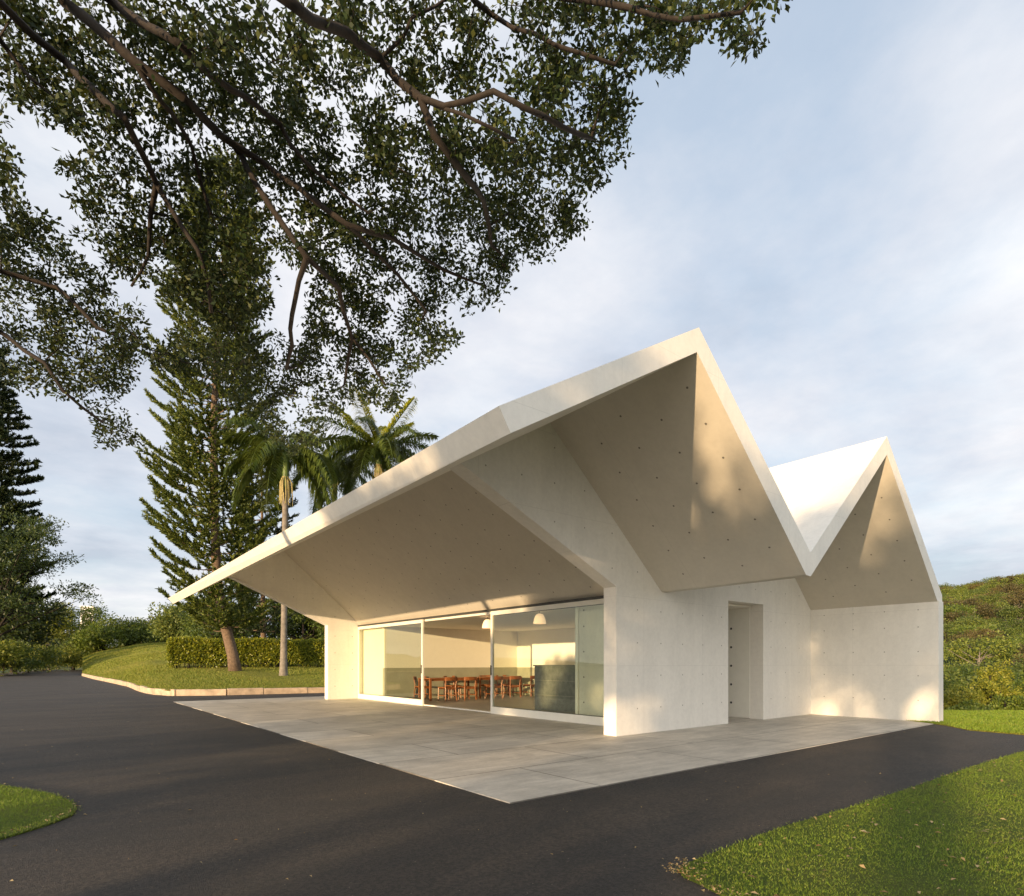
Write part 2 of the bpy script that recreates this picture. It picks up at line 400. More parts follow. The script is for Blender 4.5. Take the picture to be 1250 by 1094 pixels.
# taller fringe of grass on the raised lawn near the kerb
def lawn_tufts():
    rng = np.random.default_rng(4); n = 170000
    px = rng.uniform(101, 420, n); t = rng.random(n)**1.5; zk = np.interp(px, [k[0] for k in KERB], [k[2] for k in KERB])+.1
    z = zk+t*70; X = (px-625)/F*z
    s = np.minimum(z, 100)-zk; h0 = .2+.06*s
    W = np.stack([CX+X*CS+z*SN, CY-X*SN+z*CS], 1); h = rng.uniform(.03, .08, n)*(.6+z/60); a = rng.uniform(0, 6.283, n)
    d = np.stack([np.cos(a), np.sin(a)], 1)*(.0008*z)[:, None]; le = rng.normal(size=(n, 2))*.05
    tag(quadmesh('grass', np.stack([np.c_[W-d, h0-.02], np.c_[W+d, h0-.02], np.c_[W+le, h0+h]], 1), M_lawnbl, nv=3), kind='stuff')
M_lawnbl = leafmat('lawn_blade', [(.16, .21, .024), (.28, .30, .036), (.42, .34, .08)], .3, .6)
lawn_tufts()
# fallen leaves
def litter():
    rng = np.random.default_rng(9); P = []
    z = rng.uniform(2.4, 8, 900); X = rng.uniform(.3, 8, 900); W = np.stack([CX+X*CS+z*SN, CY-X*SN+z*CS], 1)
    W = W[inpoly(W, rp)][:430]; P.append(np.c_[W, rng.uniform(.018, .03, len(W))])
    # thick along the tip edge
    e = [RLAWN[i] for i in range(7, 14)]; q = []
    for _ in range(200):
        i = rng.integers(0, len(e)-1); p = e[i].lerp(e[i+1], rng.random()); q.append((p.x+rng.normal()*.05, p.y+rng.normal()*.05, .008+rng.random()*.02))
    P.append(np.array(q))
    e = [LLAWN[i] for i in range(4, 11)]; q = []
    for _ in range(60):
        i = rng.integers(0, len(e)-1); p = e[i].lerp(e[i+1], rng.random()); q.append((p.x+rng.normal()*.03, p.y+rng.normal()*.03, .022+rng.random()*.015))
    P.append(np.array(q))
    # a few on the asphalt
    z = rng.uniform(2.4, 20, 260); X = rng.uniform(-.9, .7, 260)*z; W = np.stack([CX+X*CS+z*SN, CY-X*SN+z*CS], 1)
    W = W[(W[:, 0] < -.1) | (W[:, 1] < -.1)][:110]; P.append(np.c_[W, np.full(len(W), .0)])
    P = np.concatenate(P); n = len(P)
    a = rng.uniform(0, 6.283, n); A = np.stack([np.cos(a), np.sin(a), rng.normal(size=n)*.15], 1); B = np.stack([-np.sin(a), np.cos(a), rng.normal(size=n)*.25], 1)
    l = (rng.uniform(.006, .017, n)*np.where(np.arange(n) < 430, 1.7, 1))[:, None]; w = l*.45; k = np.zeros((n, 3)); k[:, 2] = .006
    V = np.stack([P-A*l, P+B*w+k, P+A*l, P-B*w+k], 1)
    tag(quadmesh('fallen_leaves', V, M_litter), kind='stuff')
litter()

# ------------------------------------------------------------------ pavilion
pav = tag(empty('pavilion'), 'white concrete pavilion with a zigzag folded roof and glazed loggia', 'pavilion')
YR0, YR1 = 0.0, 17.69
TOP0 = [(-.13, 3.52), (2.88, 5.28), (5.74, 2.91), (8.71, 5.37), (xRo, 2.70)]
BOT0 = [(xRo, 2.552), (xR, 2.552), (8.71, 5.04), (5.75, 2.555), (5.60, 2.565), (2.84, 4.97), (0, 3.31)]
def sect(y):
    k = y/17.69; t = list(TOP0); b = list(BOT0)
    t[0] = (-.13-.02*k, 3.52-.17*k); b[-1] = (0, 3.31-.13*k)
    return t+b
def soffit_z(x, y=2.6):
    s = sect(y); b = s[5:][::-1]
    return float(np.interp(x, [p[0] for p in b], [p[1] for p in b]))
def build_roof():
    m = MB(); s0, s1 = sect(YR0), sect(YR1); n = len(s0)
    vs = [(x, YR0, z) for x, z in s0]+[(x, YR1, z) for x, z in s1]
    fs = []; mi = []
    for i in range(n):
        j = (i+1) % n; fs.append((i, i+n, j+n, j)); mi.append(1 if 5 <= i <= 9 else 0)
    m.v = vs; m.f = fs; m.mi = mi
    # end caps as quads between the top and the underside lines
    T = [0, 1, 2, 3, 4]; B = [11, 10, 8, 7, 6]
    for o, rev in ((0, False), (n, True)):
        caps = [(0, 1, 10, 11), (1, 2, 8, 9, 10), (2, 3, 7, 8), (3, 4, 5, 6, 7)]
        for c in caps:
            c = tuple(k+o for k in c); m.f.append(c if rev else c[::-1]); m.mi.append(0)
    # tie holes on the undersides facing the terrace
    for (xa, za, xb, zb) in ((2.84, 4.97, 5.60, 2.565), (8.71, 5.04, xR, 2.552)):
        d = Vector((xb-xa, 0, zb-za)); L = d.length; d.normalize(); nn = Vector((d.z, 0, -d.x))
        if nn.z > 0: nn = -nn
        y = .32; row = 0
        while y < 17.5:
            if not (2.5 < y < 3.0 or 15.6 < y < 16.05):
                t = .35+(.27 if row % 2 else 0)
                while t < L-.15:
                    p = Vector((xa, y, za))+d*t; m.disc(p+nn*.003, nn, .017, 2); t += .54
            y += .55; row += 1
    o = m.build('roof', [M_conc, M_soff_shade, M_tie], pav)
    return o
build_roof()
def ties_wall(m, xs, zs, y, n, skip=None, r=.014):
    for x in xs:
        for z in zs:
            if skip and skip(x, z): continue
            m.disc((x, y, z), n, r, 1)
def prism_y(m, poly, y0, y1, mi=0):      # polygon in (x,z), extruded in y
    n = len(poly); vs = [(x, y0, z) for x, z in poly]+[(x, y1, z) for x, z in poly]
    fs = [tuple(range(n)), tuple(range(n, 2*n))[::-1]]+[(i, i+n, (i+1) % n+n, (i+1) % n) for i in range(n)]
    m.add(vs, fs, mi)
YW, YWb = 2.62, 2.91
XE = 4.37
E_ = .02   # bury wall tops a little into the roof plate
# front wall: fin + panel left of the doorway, lintel, panel right of the doorway (one mesh, butted)
m = MB()
s = lambda x: soffit_z(x)+E_
prism_y(m, [(XE, 0), (7.81, 0), (7.81, s(7.81)), (5.75, s(5.75)), (5.60, s(5.6)), (2.84, s(2.84)), (1.18, s(1.18)), (1.18, 4.0), (XE, 2.56)], YW, YWb)
prism_y(m, [(7.81, 2.55), (9.21, 2.55), (9.21, s(9.21)), (8.71, s(8.71)), (7.81, s(7.81))], YW, YWb)
prism_y(m, [(9.21, 0), (xR, 0), (xR, s(xR)), (9.21, s(9.21))], YW, YWb)
def sk(x, z):
    if z > soffit_z(x)-.15: return True
    if 7.7 < x < 9.3 and z < 2.7: return True
    lo = 2.56+(XE-x)*.4543 if x < XE else 0
    return x < XE and z < lo+.12
ties_wall(m, np.arange(1.6, 11.4, .66)+.02, [.45, 1.03, 1.61, 2.19, 2.86, 3.45, 4.05, 4.6], YW-.003, (0, -1, 0), sk)
front = m.build('front_wall', [M_conc, M_tie2], pav)
front.data.update()
# far wall with its fin
m = MB(); YL, YLb = 15.68, 15.97
s2 = lambda x: soffit_z(x, 15.8)+E_
prism_y(m, [(XE, 0), (xR, 0), (xR, s2(xR)), (8.71, s2(8.71)), (5.75, s2(5.75)), (5.60, s2(5.6)), (2.84, s2(2.84)), (1.2, s2(1.2)), (1.2, 3.98), (XE, 2.56)], YL, YLb)
ties_wall(m, [1.9, 2.55, 3.2, 3.85, 4.62, 5.25], [.45, 1.03, 1.61, 2.19, 2.86, 3.45, 4.05], YL-.003, (0, -1, 0), lambda x, z: z > soffit_z(x, 15.7)-.12 or (x < XE and z < 2.7+(XE-x)*.4543))
m.build('side_wall', [M_conc, M_tie], pav)
# right-hand return wall
m = MB(); m.box(xR, xRo, -.02, YLb, 0, 2.56)
for y in (.35, 1.0, 1.65, 2.3):
    for z in (.45, .98, 1.5, 2.03, 2.4): m.disc((xR-.003, y, z), (-1, 0, 0), .014, 1)
m.build('end_wall', [M_conc, M_tie2], pav)
# passage behind the doorway: side wall holds a flush door
m = MB(); m.box(9.215, 9.40, YWb, 5.2, 0, 2.62); m.box(7.6, 7.80, YWb, 5.2, 0, 2.62); m.box(7.8, 9.215, YWb+.002, 5.2, 2.552, 2.62); m.box(7.8, 9.215, 5.0, 5.2, 0, 2.552)
m.build('passage_wall', M_conc, pav)
m = MB(); m.box(9.195, 9.213, 2.935, 3.86, .015, 2.50)
for z in (.34, .76, 1.19, 1.62, 2.05): m.disc((9.192, 3.39, z), (-1, 0, 0), .027, 1, 12)
tag(m.build('door', [M_frame, M_dot], pav), 'flush ivory door with a row of black round caps')
# glazing
XG = 5.58
def panel(y0, y1, x, label, stile=.075, head=.10, foot=.17, z1=2.54, mull=None, handle=None):
    m = MB(); d = .055
    m.box(x-d, x, y0, y0+stile, 0, z1); m.box(x-d, x, y1-stile, y1, 0, z1)
    m.box(x-d, x, y0+stile, y1-stile, 0, foot); m.box(x-d, x, y0+stile, y1-stile, z1-head, z1)
    if mull: m.box(x-d, x, mull-.04, mull+.04, foot, z1-head)
    m.box(x-.010, x-.004, y0+stile, y1-stile, foot, foot+.012, 1); m.box(x-.010, x-.004, y0+stile, y1-stile, z1-head-.012, z1-head, 1)
    f = m.build('glass_door', [M_frame, M_gasket], pav); tag(f, label)
    g = MB(); g.box(x-.032, x-.022, y0+stile, y1-stile, foot, z1-head); g.build('pane', M_glass, f)
    if handle:
        h = MB(); h.box(x-d-.03, x-d-.015, handle-.012, handle+.012, .95, 1.20); h.box(x-d-.016, x-d, handle-.008, handle+.008, .97, .99); h.box(x-d-.016, x-d, handle-.008, handle+.008, 1.16, 1.18)
        h.build('handle', M_gasket, f)
panel(11.08, 15.66, 5.50, 'left sliding glass door panel standing proud of the opening', handle=11.12)
panel(2.93, 7.70, 5.50, 'right sliding glass door panel standing proud of the opening', handle=7.66)
m = MB(); m.box(5.53, 5.66, 2.93, 15.66, 2.485, 2.60); m.box(5.50, 5.64, 2.93, 15.66, .001, .03); m.box(5.555, 5.60, 4.74, 4.82, .03, 2.485)
m.box(5.44, 5.53, 2.93, 15.66, 2.548, 2.60, 1)
m.build('door_track', [M_frame, M_gasket], pav)
# interior
m = MB()
m.box(5.66, xR-.002, 14.0, 14.12, 1.09, 2.5); m.box(5.66, 5.78, 14.12, YL-.003, 0.0, 2.5); 
m.box(xR-.06, xR-.003, 2.95, 14.0, 1.09, 2.5)
m.box(9.42, 11.3, 5.3, 5.4, 0, 2.5)
m.build('interior_wall', M_paint, pav)
m = MB(); m.box(5.66, xR-.002, 13.985, 14.12, .002, 1.09); m.box(xR-.075, xR-.003, 2.95, 13.985, .002, 1.09); m.build('wainscot', M_wain, pav)
m = MB(); m.box(5.9, 6.05, 2.93, 5.1, .002, 2.5)
for y in (3.15, 4.9):
    for z in (.4, .95, 1.5, 2.05, 2.4): m.disc((5.897, y, z), (-1, 0, 0), .02, 1)
m.build('partition_wall', [M_conc, M_tie], pav)
m = MB(); m.box(5.66, xR-.004, 2.92, YL-.004, 2.50, 2.545); m.build('ceiling', M_paint, pav)
m = MB(); m.box(5.66, xR-.01, 5.21, 13.98, .0, .006); m.box(5.66, 7.59, 2.93, 5.21, .0, .006); m.build('floor', M_floor, pav)
m = MB(); m.box(7.15, 7.85, 5.25, 8.0, .008, 1.17); m.box(7.12, 7.88, 5.22, 8.03, 1.172, 1.205)
for z in (.40, .79): m.box(7.145, 7.15, 5.25, 8.0, z, z+.006, 1)
o = m.build('counter', [M_dark, M_wain]); tag(o, 'tall dark grey stone counter standing behind the right glass panel', 'counter')

# ------------------------------------------------------------------ tables, chairs, lamps
def make_chair():
    r = empty('chair'); tag(r, 'x', 'chair', 'wooden chairs around the long tables')
    m = MB(); m.box(-.22, .22, -.20, .22, .43, .455); m.build('seat', M_wood, r)
    for sx in (-1, 1):
        m = MB(); m.tube([(sx*.215, .20, 0), (sx*.20, .19, .43)], [.018, .024], 6); m.build('leg', M_wood, r)
        m = MB(); m.tube([(sx*.225, -.235, 0), (sx*.20, -.20, .44), (sx*.215, -.245, .72)], [.018, .025, .02], 6); m.build('leg', M_wood, r)
    m = MB(); pts = [(math.sin(t)*.27, -.19-.085*math.cos(t*1.1), 0) for t in np.linspace(-1.15, 1.15, 9)]
    vs = []; fs = []
    for x, y, _ in pts: vs += [(x, y, .665), (x, y, .785), (x, y-.022, .785), (x, y-.022, .665)]
    for i in range(8):
        for k in range(4): fs.append((i*4+k, i*4+(k+1) % 4, (i+1)*4+(k+1) % 4, (i+1)*4+k))
    fs += [(0, 3, 2, 1), (32, 33, 34, 35)]; m.add(vs, fs); m.build('backrest', M_wood, r)
    m = MB(); m.box(-.20, .20, .175, .20, .375, .428); m.box(-.19, .19, -.21, -.19, .375, .428); m.box(-.21, -.19, -.19, .18, .16, .185); m.box(.19, .21, -.19, .18, .16, .185)
    m.build('stretcher', M_wood, r); return r
ch = make_chair()
cl = [((7.22, 12.55), .06, 'wooden chair nearest the open doorway, its back to the terrace'),
      ((7.98, 12.5), -.05, 'second wooden chair from the left on the near side of the tables'),
      ((9.12, 12.52), .04, 'wooden chair with its back to the terrace beside the doorway stile'),
      ((9.98, 12.56), -.08, 'wooden chair just right of the doorway stile, seen through glass'),
      ((10.92, 12.6), .05, 'wooden chair half hidden behind the dark stone counter'),
      ((6.98, 13.72), math.pi, 'wooden chair against the wall at the left end of the tables'),
      ((8.2, 13.72), math.pi+.06, 'wooden chair on the wall side, left of the middle table leg'),
      ((9.75, 13.7), math.pi-.05, 'wooden chair on the wall side seen behind the right glass panel'),
      ((10.55, 13.72), math.pi, 'wooden chair on the wall side near the room corner')]
for i, (p, rz, lb) in enumerate(cl):
    o = ch if i == 0 else dup(ch, (0, 0, 0))
    o.location = (p[0], p[1], .007); o.rotation_euler = (0, 0, rz); o['label'] = lb
def make_table():
    r = empty('table'); tag(r, 'x', 'table', 'long wooden tables')
    m = MB(); m.box(-.97, .97, -.40, .40, .715, .745); m.build('tabletop', M_wood, r)
    for sx in (-1, 1):
        for sy in (-1, 1):
            m = MB(); m.box(sx*.93-.03, sx*.93+.03, sy*.36-.03, sy*.36+.03, 0, .714); m.build('leg', M_wood, r)
    m = MB(); m.box(-.9, .9, -.36, -.335, .65, .714); m.box(-.9, .9, .335, .36, .65, .714); m.build('apron', M_wood, r); return r
tb = make_table(); tb.location = (7.66, 13.16, .007); tb['label'] = 'long wooden table at the left, beside the open doorway'
t2 = dup(tb, (9.66, 13.16, .007)); t2['label'] = 'long wooden table at the right, seen behind the glass panel'
def lamp(x, y, lb):
    r = empty('pendant_lamp', (x, y, 2.2)); tag(r, lb, 'lamp', 'pendant lamps')
    m = MB(); k = 20; prof = [(.155, 0), (.150, .05), (.135, .12), (.105, .19), (.075, .23), (.02, .245)]
    vs = [(a*math.cos(2*math.pi*i/k), a*math.sin(2*math.pi*i/k), z) for a, z in prof for i in range(k)]
    fs = [(j*k+i, j*k+(i+1) % k, (j+1)*k+(i+1) % k, (j+1)*k+i) for j in range(len(prof)-1) for i in range(k)]
    m.add(vs, fs); m.build('lamp_shade', M_lampg, r, True)
    m = MB(); m.tube([(0, 0, .24), (0, 0, .299)], .008, 6); m.build('cord', M_gasket, r)
lamp(6.16, 8.8, 'white dome pendant lamp hanging in the open doorway')
lamp(6.06, 6.54, 'white dome pendant lamp hanging behind the right glass panel')

# ------------------------------------------------------------------ the big shade tree
def dpt(y): return float(np.interp(y, [-400, 0, 300, 520, 700], [4.6, 6.2, 8.6, 11.0, 13]))
SK = [  # pixel polylines and start radius; the first entries leave from the fork
 [(-300, -160), (-120, -90), (0, 0), (80, 76), (149, 141), (189, 225), (241, 306), (257, 382)],
 [(-260, -330), (-60, -130), (76, 0), (161, 72), (225, 121), (273, 169), (322, 197), (362, 229), (422, 273), (483, 334), (520, 380)],
 [(-260, -330), (0, -110), (133, 0), (217, 52), (281, 109), (342, 153), (394, 217), (450, 262)],
 [(273, 169), (294, 189), (334, 257), (374, 314), (414, 354), (430, 414), (420, 470)],
 [(161, 72), (193, 121), (233, 177), (245, 225), (257, 260)],
 [(-200, -420), (120, -160), (354, 0), (426, 44), (463, 68), (514, 121), (564, 136), (598, 157), (628, 174)],
 [(514, 121), (543, 129), (603, 108), (641, 131), (687, 157), (721, 170)],
 [(467, 70), (492, 47), (505, 21), (560, -10)],
 [(514, 121), (530, 165), (560, 205), (590, 245), (600, 300)],
 [(-300, -160), (-200, 120), (-90, 300), (0, 404), (31, 427), (54, 442), (77, 477), (125, 515)],
 [(-300, -160), (-160, -20), (0, 48), (20, 75), (36, 98)],
 [(-200, -420), (200, -260), (500, -90), (620, -30), (740, 5), (830, 25), (905, 14)],
 [(500, -90), (600, 20), (680, 55), (750, 80)],
 [(374, 314), (364, 342), (354, 402), (350, 450)],
 [(189, 225), (185, 260), (180, 310), (160, 350)],
 [(-90, 300), (0, 330), (70, 350), (120, 400)],
 [(430, 414), (450, 440), (470, 470)], [(422, 273), (480, 290), (540, 330), (590, 350)],
]
CAN = [ # (polygon, weight)
 ([(0, 0), (958, 0), (957, 12), (932, 52), (893, 56), (874, 45), (836, 50), (832, 95), (802, 90), (772, 82), (766, 131), (762, 178), (752, 208), (724, 232), (706, 238), (712, 280), (680, 297), (679, 322), (625, 314), (613, 367), (586, 373), (575, 405), (548, 424), (547, 444), (520, 440), (494, 470), (484, 500), (440, 495), (400, 510), (385, 555), (345, 550), (318, 520), (300, 500), (250, 470), (180, 445), (165, 425), (205, 400), (195, 350), (150, 330), (95, 285), (105, 262), (68, 205), (75, 195), (110, 205), (108, 165), (70, 148), (20, 118), (0, 92)], 1.0),
 ([(0, 170), (12, 182), (14, 235), (60, 262), (80, 290), (150, 325), (172, 400), (165, 450), (160, 470), (168, 545), (155, 560), (125, 548), (118, 505), (88, 490), (30, 480), (0, 455)], 1.0),
 ([(-330, 60), (0, 60), (0, 480), (-60, 500), (-330, 420)], .3),
 ([(-330, -330), (990, -330), (958, 0), (-330, 0)], .2),
]
HOLES = [((350, 370), 30, 60), ((205, 385), 28, 26), ((330, 60), 14, 20), ((455, 105), 16, 22), ((330, 310), 14, 20), ((250, 110), 12, 12), ((88, 232), 16, 20), ((418, 190), 12, 26), ((620, 120), 16, 12), ((500, 200), 12, 12), ((145, 360), 14, 24)]
def shade_tree():
    rng = np.random.default_rng(5)
    root = empty('shade_tree', cw(-9.6, 1.2)); tag(root, 'big spreading tree whose leafy dark branches overhang the drive from the left', 'tree')
    off = np.array(root.location); base = np.array(cw(-9.6, 1.2)); fork = np.array(cw(-9.3, 1.5, 4.6))
    wob = lambda a, b: float(.5*math.sin(a*.013+b*.021)+.4*math.sin(b*.017-a*.009+1.3))
    nodes = []; par = []
    def addn(p, pa): nodes.append(np.array(p, float)); par.append(pa); return len(nodes)-1
    n0 = addn(base, -1); last = n0
    for t in np.linspace(0, 1, 8)[1:]: last = addn(base+(fork-base)*t+np.array([.06*math.sin(t*5), .05*math.cos(t*4)-.05, 0]), last)
    nf = last; pix = {}
    skr = {}; W0 = [.60*k for k in [.10, .13, .12, .065, .06, .10, .05, .035, .04, .085, .13, .07, .04, .03, .035, .04, .03, .03]]
    for li, line in enumerate(SK):
        p3 = [np.array(ap(x, y, dpt(y)+wob(x, y))) for x, y in line]
        st = line[0]
        if st in pix: pa = pix[st]
        elif line[0][0] <= -200: pa = nf
        else:
            d = [np.linalg.norm(q-p3[0]) for q in nodes]; pa = int(np.argmin(d))
        for i, (pt, q) in enumerate(zip(line, p3)):
            if pt in pix: pa = pix[pt]; continue
            a = nodes[pa]; L = np.linalg.norm(q-a); k = max(1, int(L/.3))
            per = rng.normal(size=3)*.03*min(1, L)
            for j in range(1, k+1):
                t = j/k; w = math.sin(math.pi*t)
                pa = addn(a+(q-a)*t+per*w+rng.normal(size=3)*.012, pa); skr[pa] = W0[li]*(1-.9*(i+t)/len(line))
            pix[pt] = pa
    nskel = len(nodes)
    # attraction points
    P = []
    for poly, wgt in CAN:
        a = np.array(poly, float); lo, hi = a.min(0), a.max(0); area = (hi-lo).prod(); n = int(area*wgt/46)
        q = lo+(hi-lo)*rng.random((n, 2)); q = q[inpoly(q, poly)]
        for (hx, hy), rx, ry in HOLES:
            q = q[((q[:, 0]-hx)/rx)**2+((q[:, 1]-hy)/ry)**2 > rng.uniform(.6, 1.2, len(q))]
        # clumpy density
        nz = np.sin(q[:, 0]*.045+np.sin(q[:, 1]*.03)*2)*np.sin(q[:, 1]*.05+np.sin(q[:, 0]*.037)*2)
        q = q[rng.random(len(q)) < .60+.52*nz]
        q = q[rng.random(len(q)) < np.clip((np.interp(q[:, 1], [-400, 0, 300, 520], [4.6, 6.2, 8.6, 11])/9.6)**1.7, 0, 1)]
        for x, y in q:
            P.append(np.array(ap(x, y, dpt(y)+wob(x, y)+.1+abs(rng.normal())*.75)))
    P = np.array(P); A = np.array(nodes)
    dmin = np.full(len(P), 1e9); near = np.zeros(len(P), int)
    def upd(idx):
        nonlocal dmin, near
        for i in idx:
            d = np.linalg.norm(P-nodes[i], axis=1)+(.12 if i >= nskel else 0); c = d < dmin; dmin[c] = d[c]; near[c] = i
    upd(range(8, nskel)); left = np.ones(len(P), bool); tips = []
    while left.any():
        i = int(np.argmin(np.where(left, dmin, 1e9))); left[i] = False
        a = nodes[near[i]]; q = P[i]; L = np.linalg.norm(q-a); k = max(1, int(L/.22)); pa = int(near[i]); new = []
        bend = rng.normal(size=3)*.07*L
        for j in range(1, k+1):
            t = j/k; pa = addn(a+(q-a)*t+bend*math.sin(math.pi*t), pa); new.append(pa)
        tips.append(pa); upd(new)
    Nn = len(nodes); A = np.array(nodes); r2 = np.zeros(Nn); kids = [0]*Nn
    for i in range(Nn-1, 0, -1):
        if r2[i] == 0: r2[i] = .0029**2.35
        r2[par[i]] += r2[i]
    rad = r2**(1/2.35); rad = np.minimum(rad, .34); rad[:nskel] = np.minimum(rad[:nskel]*1.25+.014, .36)
    for i in range(Nn):
        if i in skr: rad[i] = max(rad[i], skr[i])
    print('tree nodes', Nn, 'tips', len(tips), 'r fork', rad[nf])
    # heaviest child continues the chain
    best = {}; chl = {}
    for i in range(1, Nn):
        chl.setdefault(par[i], []).append(i)
    mt = MB(); mb = MB()
    starts = [(0, None)]
    while starts:
        s_, pr = starts.pop(); chain = [] if pr is None else [pr]; rr = [] if pr is None else [min(rad[pr], rad[s_]*1.25)]
        cur = s_
        while True:
            chain.append(cur); rr.append(rad[cur]); c = chl.get(cur)
            if not c: break
            c = sorted(c, key=lambda k: -rad[k]); 
            for o in c[1:]: starts.append((o, cur))
            cur = c[0]
        k = 8 if rr[0] > .1 else (6 if rr[0] > .02 else 3)
        (mt if pr is None or rr[0] > .05 else mb).tube([A[i]-off for i in chain], rr, k, cap=False)
    mt.build('trunk', M_bark, root, True); mb.build('branch', M_bark, root, True)
    # leaves: a loose rosette at each tip
    T = A[tips]; npt = 20
    c = np.repeat(T, npt, 0); o = unit(rng.normal(size=c.shape)); Q = c+o*(rng.random(len(c))**.6*.17)[:, None]*np.array([1, 1, .75])
    V = leaves(Q, .092, .050, rng, o*.7, .0)
    quadmesh('foliage', V-off, M_fig, root); print('leaves', len(V))
shade_tree()

# ------------------------------------------------------------------ generic broadleaf trees
def make_tree(name, label, cat, mat, H, rx, seed, nclump=60, per=70, leaf=.3, base=.25, trunk_r=.2, flat=.75, group=None, bark=None, spread=.27, lobes=7, aspect=.5):
    rng = np.random.default_rng(seed); root = empty(name); tag(root, label, cat, group)
    cz = H*(base+1)/2; rz = H*(1-base)/2
    # crown made of several lobes of different size
    lb = [np.array([0, 0, cz])]; lr = [1.0]
    for i in range(lobes):
        a = rng.uniform(0, 6.283); e = rng.uniform(-.5, .9); d = np.array([math.cos(a)*math.cos(e)*rx*.62, math.sin(a)*math.cos(e)*rx*.62, math.sin(e)*rz*.62])
        lb.append(np.array([0, 0, cz])+d); lr.append(rng.uniform(.35, .6))
    cen = []
    while len(cen) < nclump:
        k = 0 if rng.random() < .25 else rng.integers(1, lobes+1); s_ = lr[k]*(.72 if k == 0 else 1)
        d = unit(rng.normal(size=3)); rr = rng.uniform(.55, 1.0)
        p = lb[k]+d*np.array([rx, rx, rz])*s_*rr
        if p[2] > H*base*.7: cen.append(p)
    cen = np.array(cen)
    m = MB(); lean = rng.normal(size=2)*rx*.08
    tp = [(0, 0, -.4), (lean[0]*.3, lean[1]*.3, H*base*.6), (lean[0], lean[1], H*.5), (lean[0]*1.2, lean[1]*1.2, H*.8)]
    m.tube(tp, [trunk_r*1.15, trunk_r*.9, trunk_r*.6, trunk_r*.2], 7)
    for p in cen[::3]:
        t = rng.uniform(.35, .75); s0 = np.array([lean[0]*t*1.2, lean[1]*t*1.2, H*(base*.7+(t-.35)*.9)])
        if s0[2] > p[2]: s0[2] = max(H*base*.5, p[2]-.2*H)
        mid = (s0+p)/2+rng.normal(size=3)*rx*.05; m.tube([s0, mid, p], [trunk_r*.32, trunk_r*.2, trunk_r*.05], 4, cap=False)
    m.build('trunk', bark or M_bark, root, True)
    c = np.repeat(cen, per, 0); n = len(c); s0 = rx*spread*np.repeat(rng.uniform(.6, 1.25, nclump), per)
    o = unit(rng.normal(size=(n, 3))); Q = c+o*(s0*rng.random(n)**.45)[:, None]*np.array([1, 1, flat])
    quadmesh('crown', leaves(Q, leaf, leaf*aspect, rng, o*.8, .1), mat, root)
    return root
def put(root, px, z, h=None, rz=0, s=1.0): 
    p = at(px, z, ground_h((px-625)/F, z) if h is None else h); root.location = p; root.rotation_euler = (0, 0, rz)
    root.scale = (s, s, s) if isinstance(s, (int, float)) else s; return root

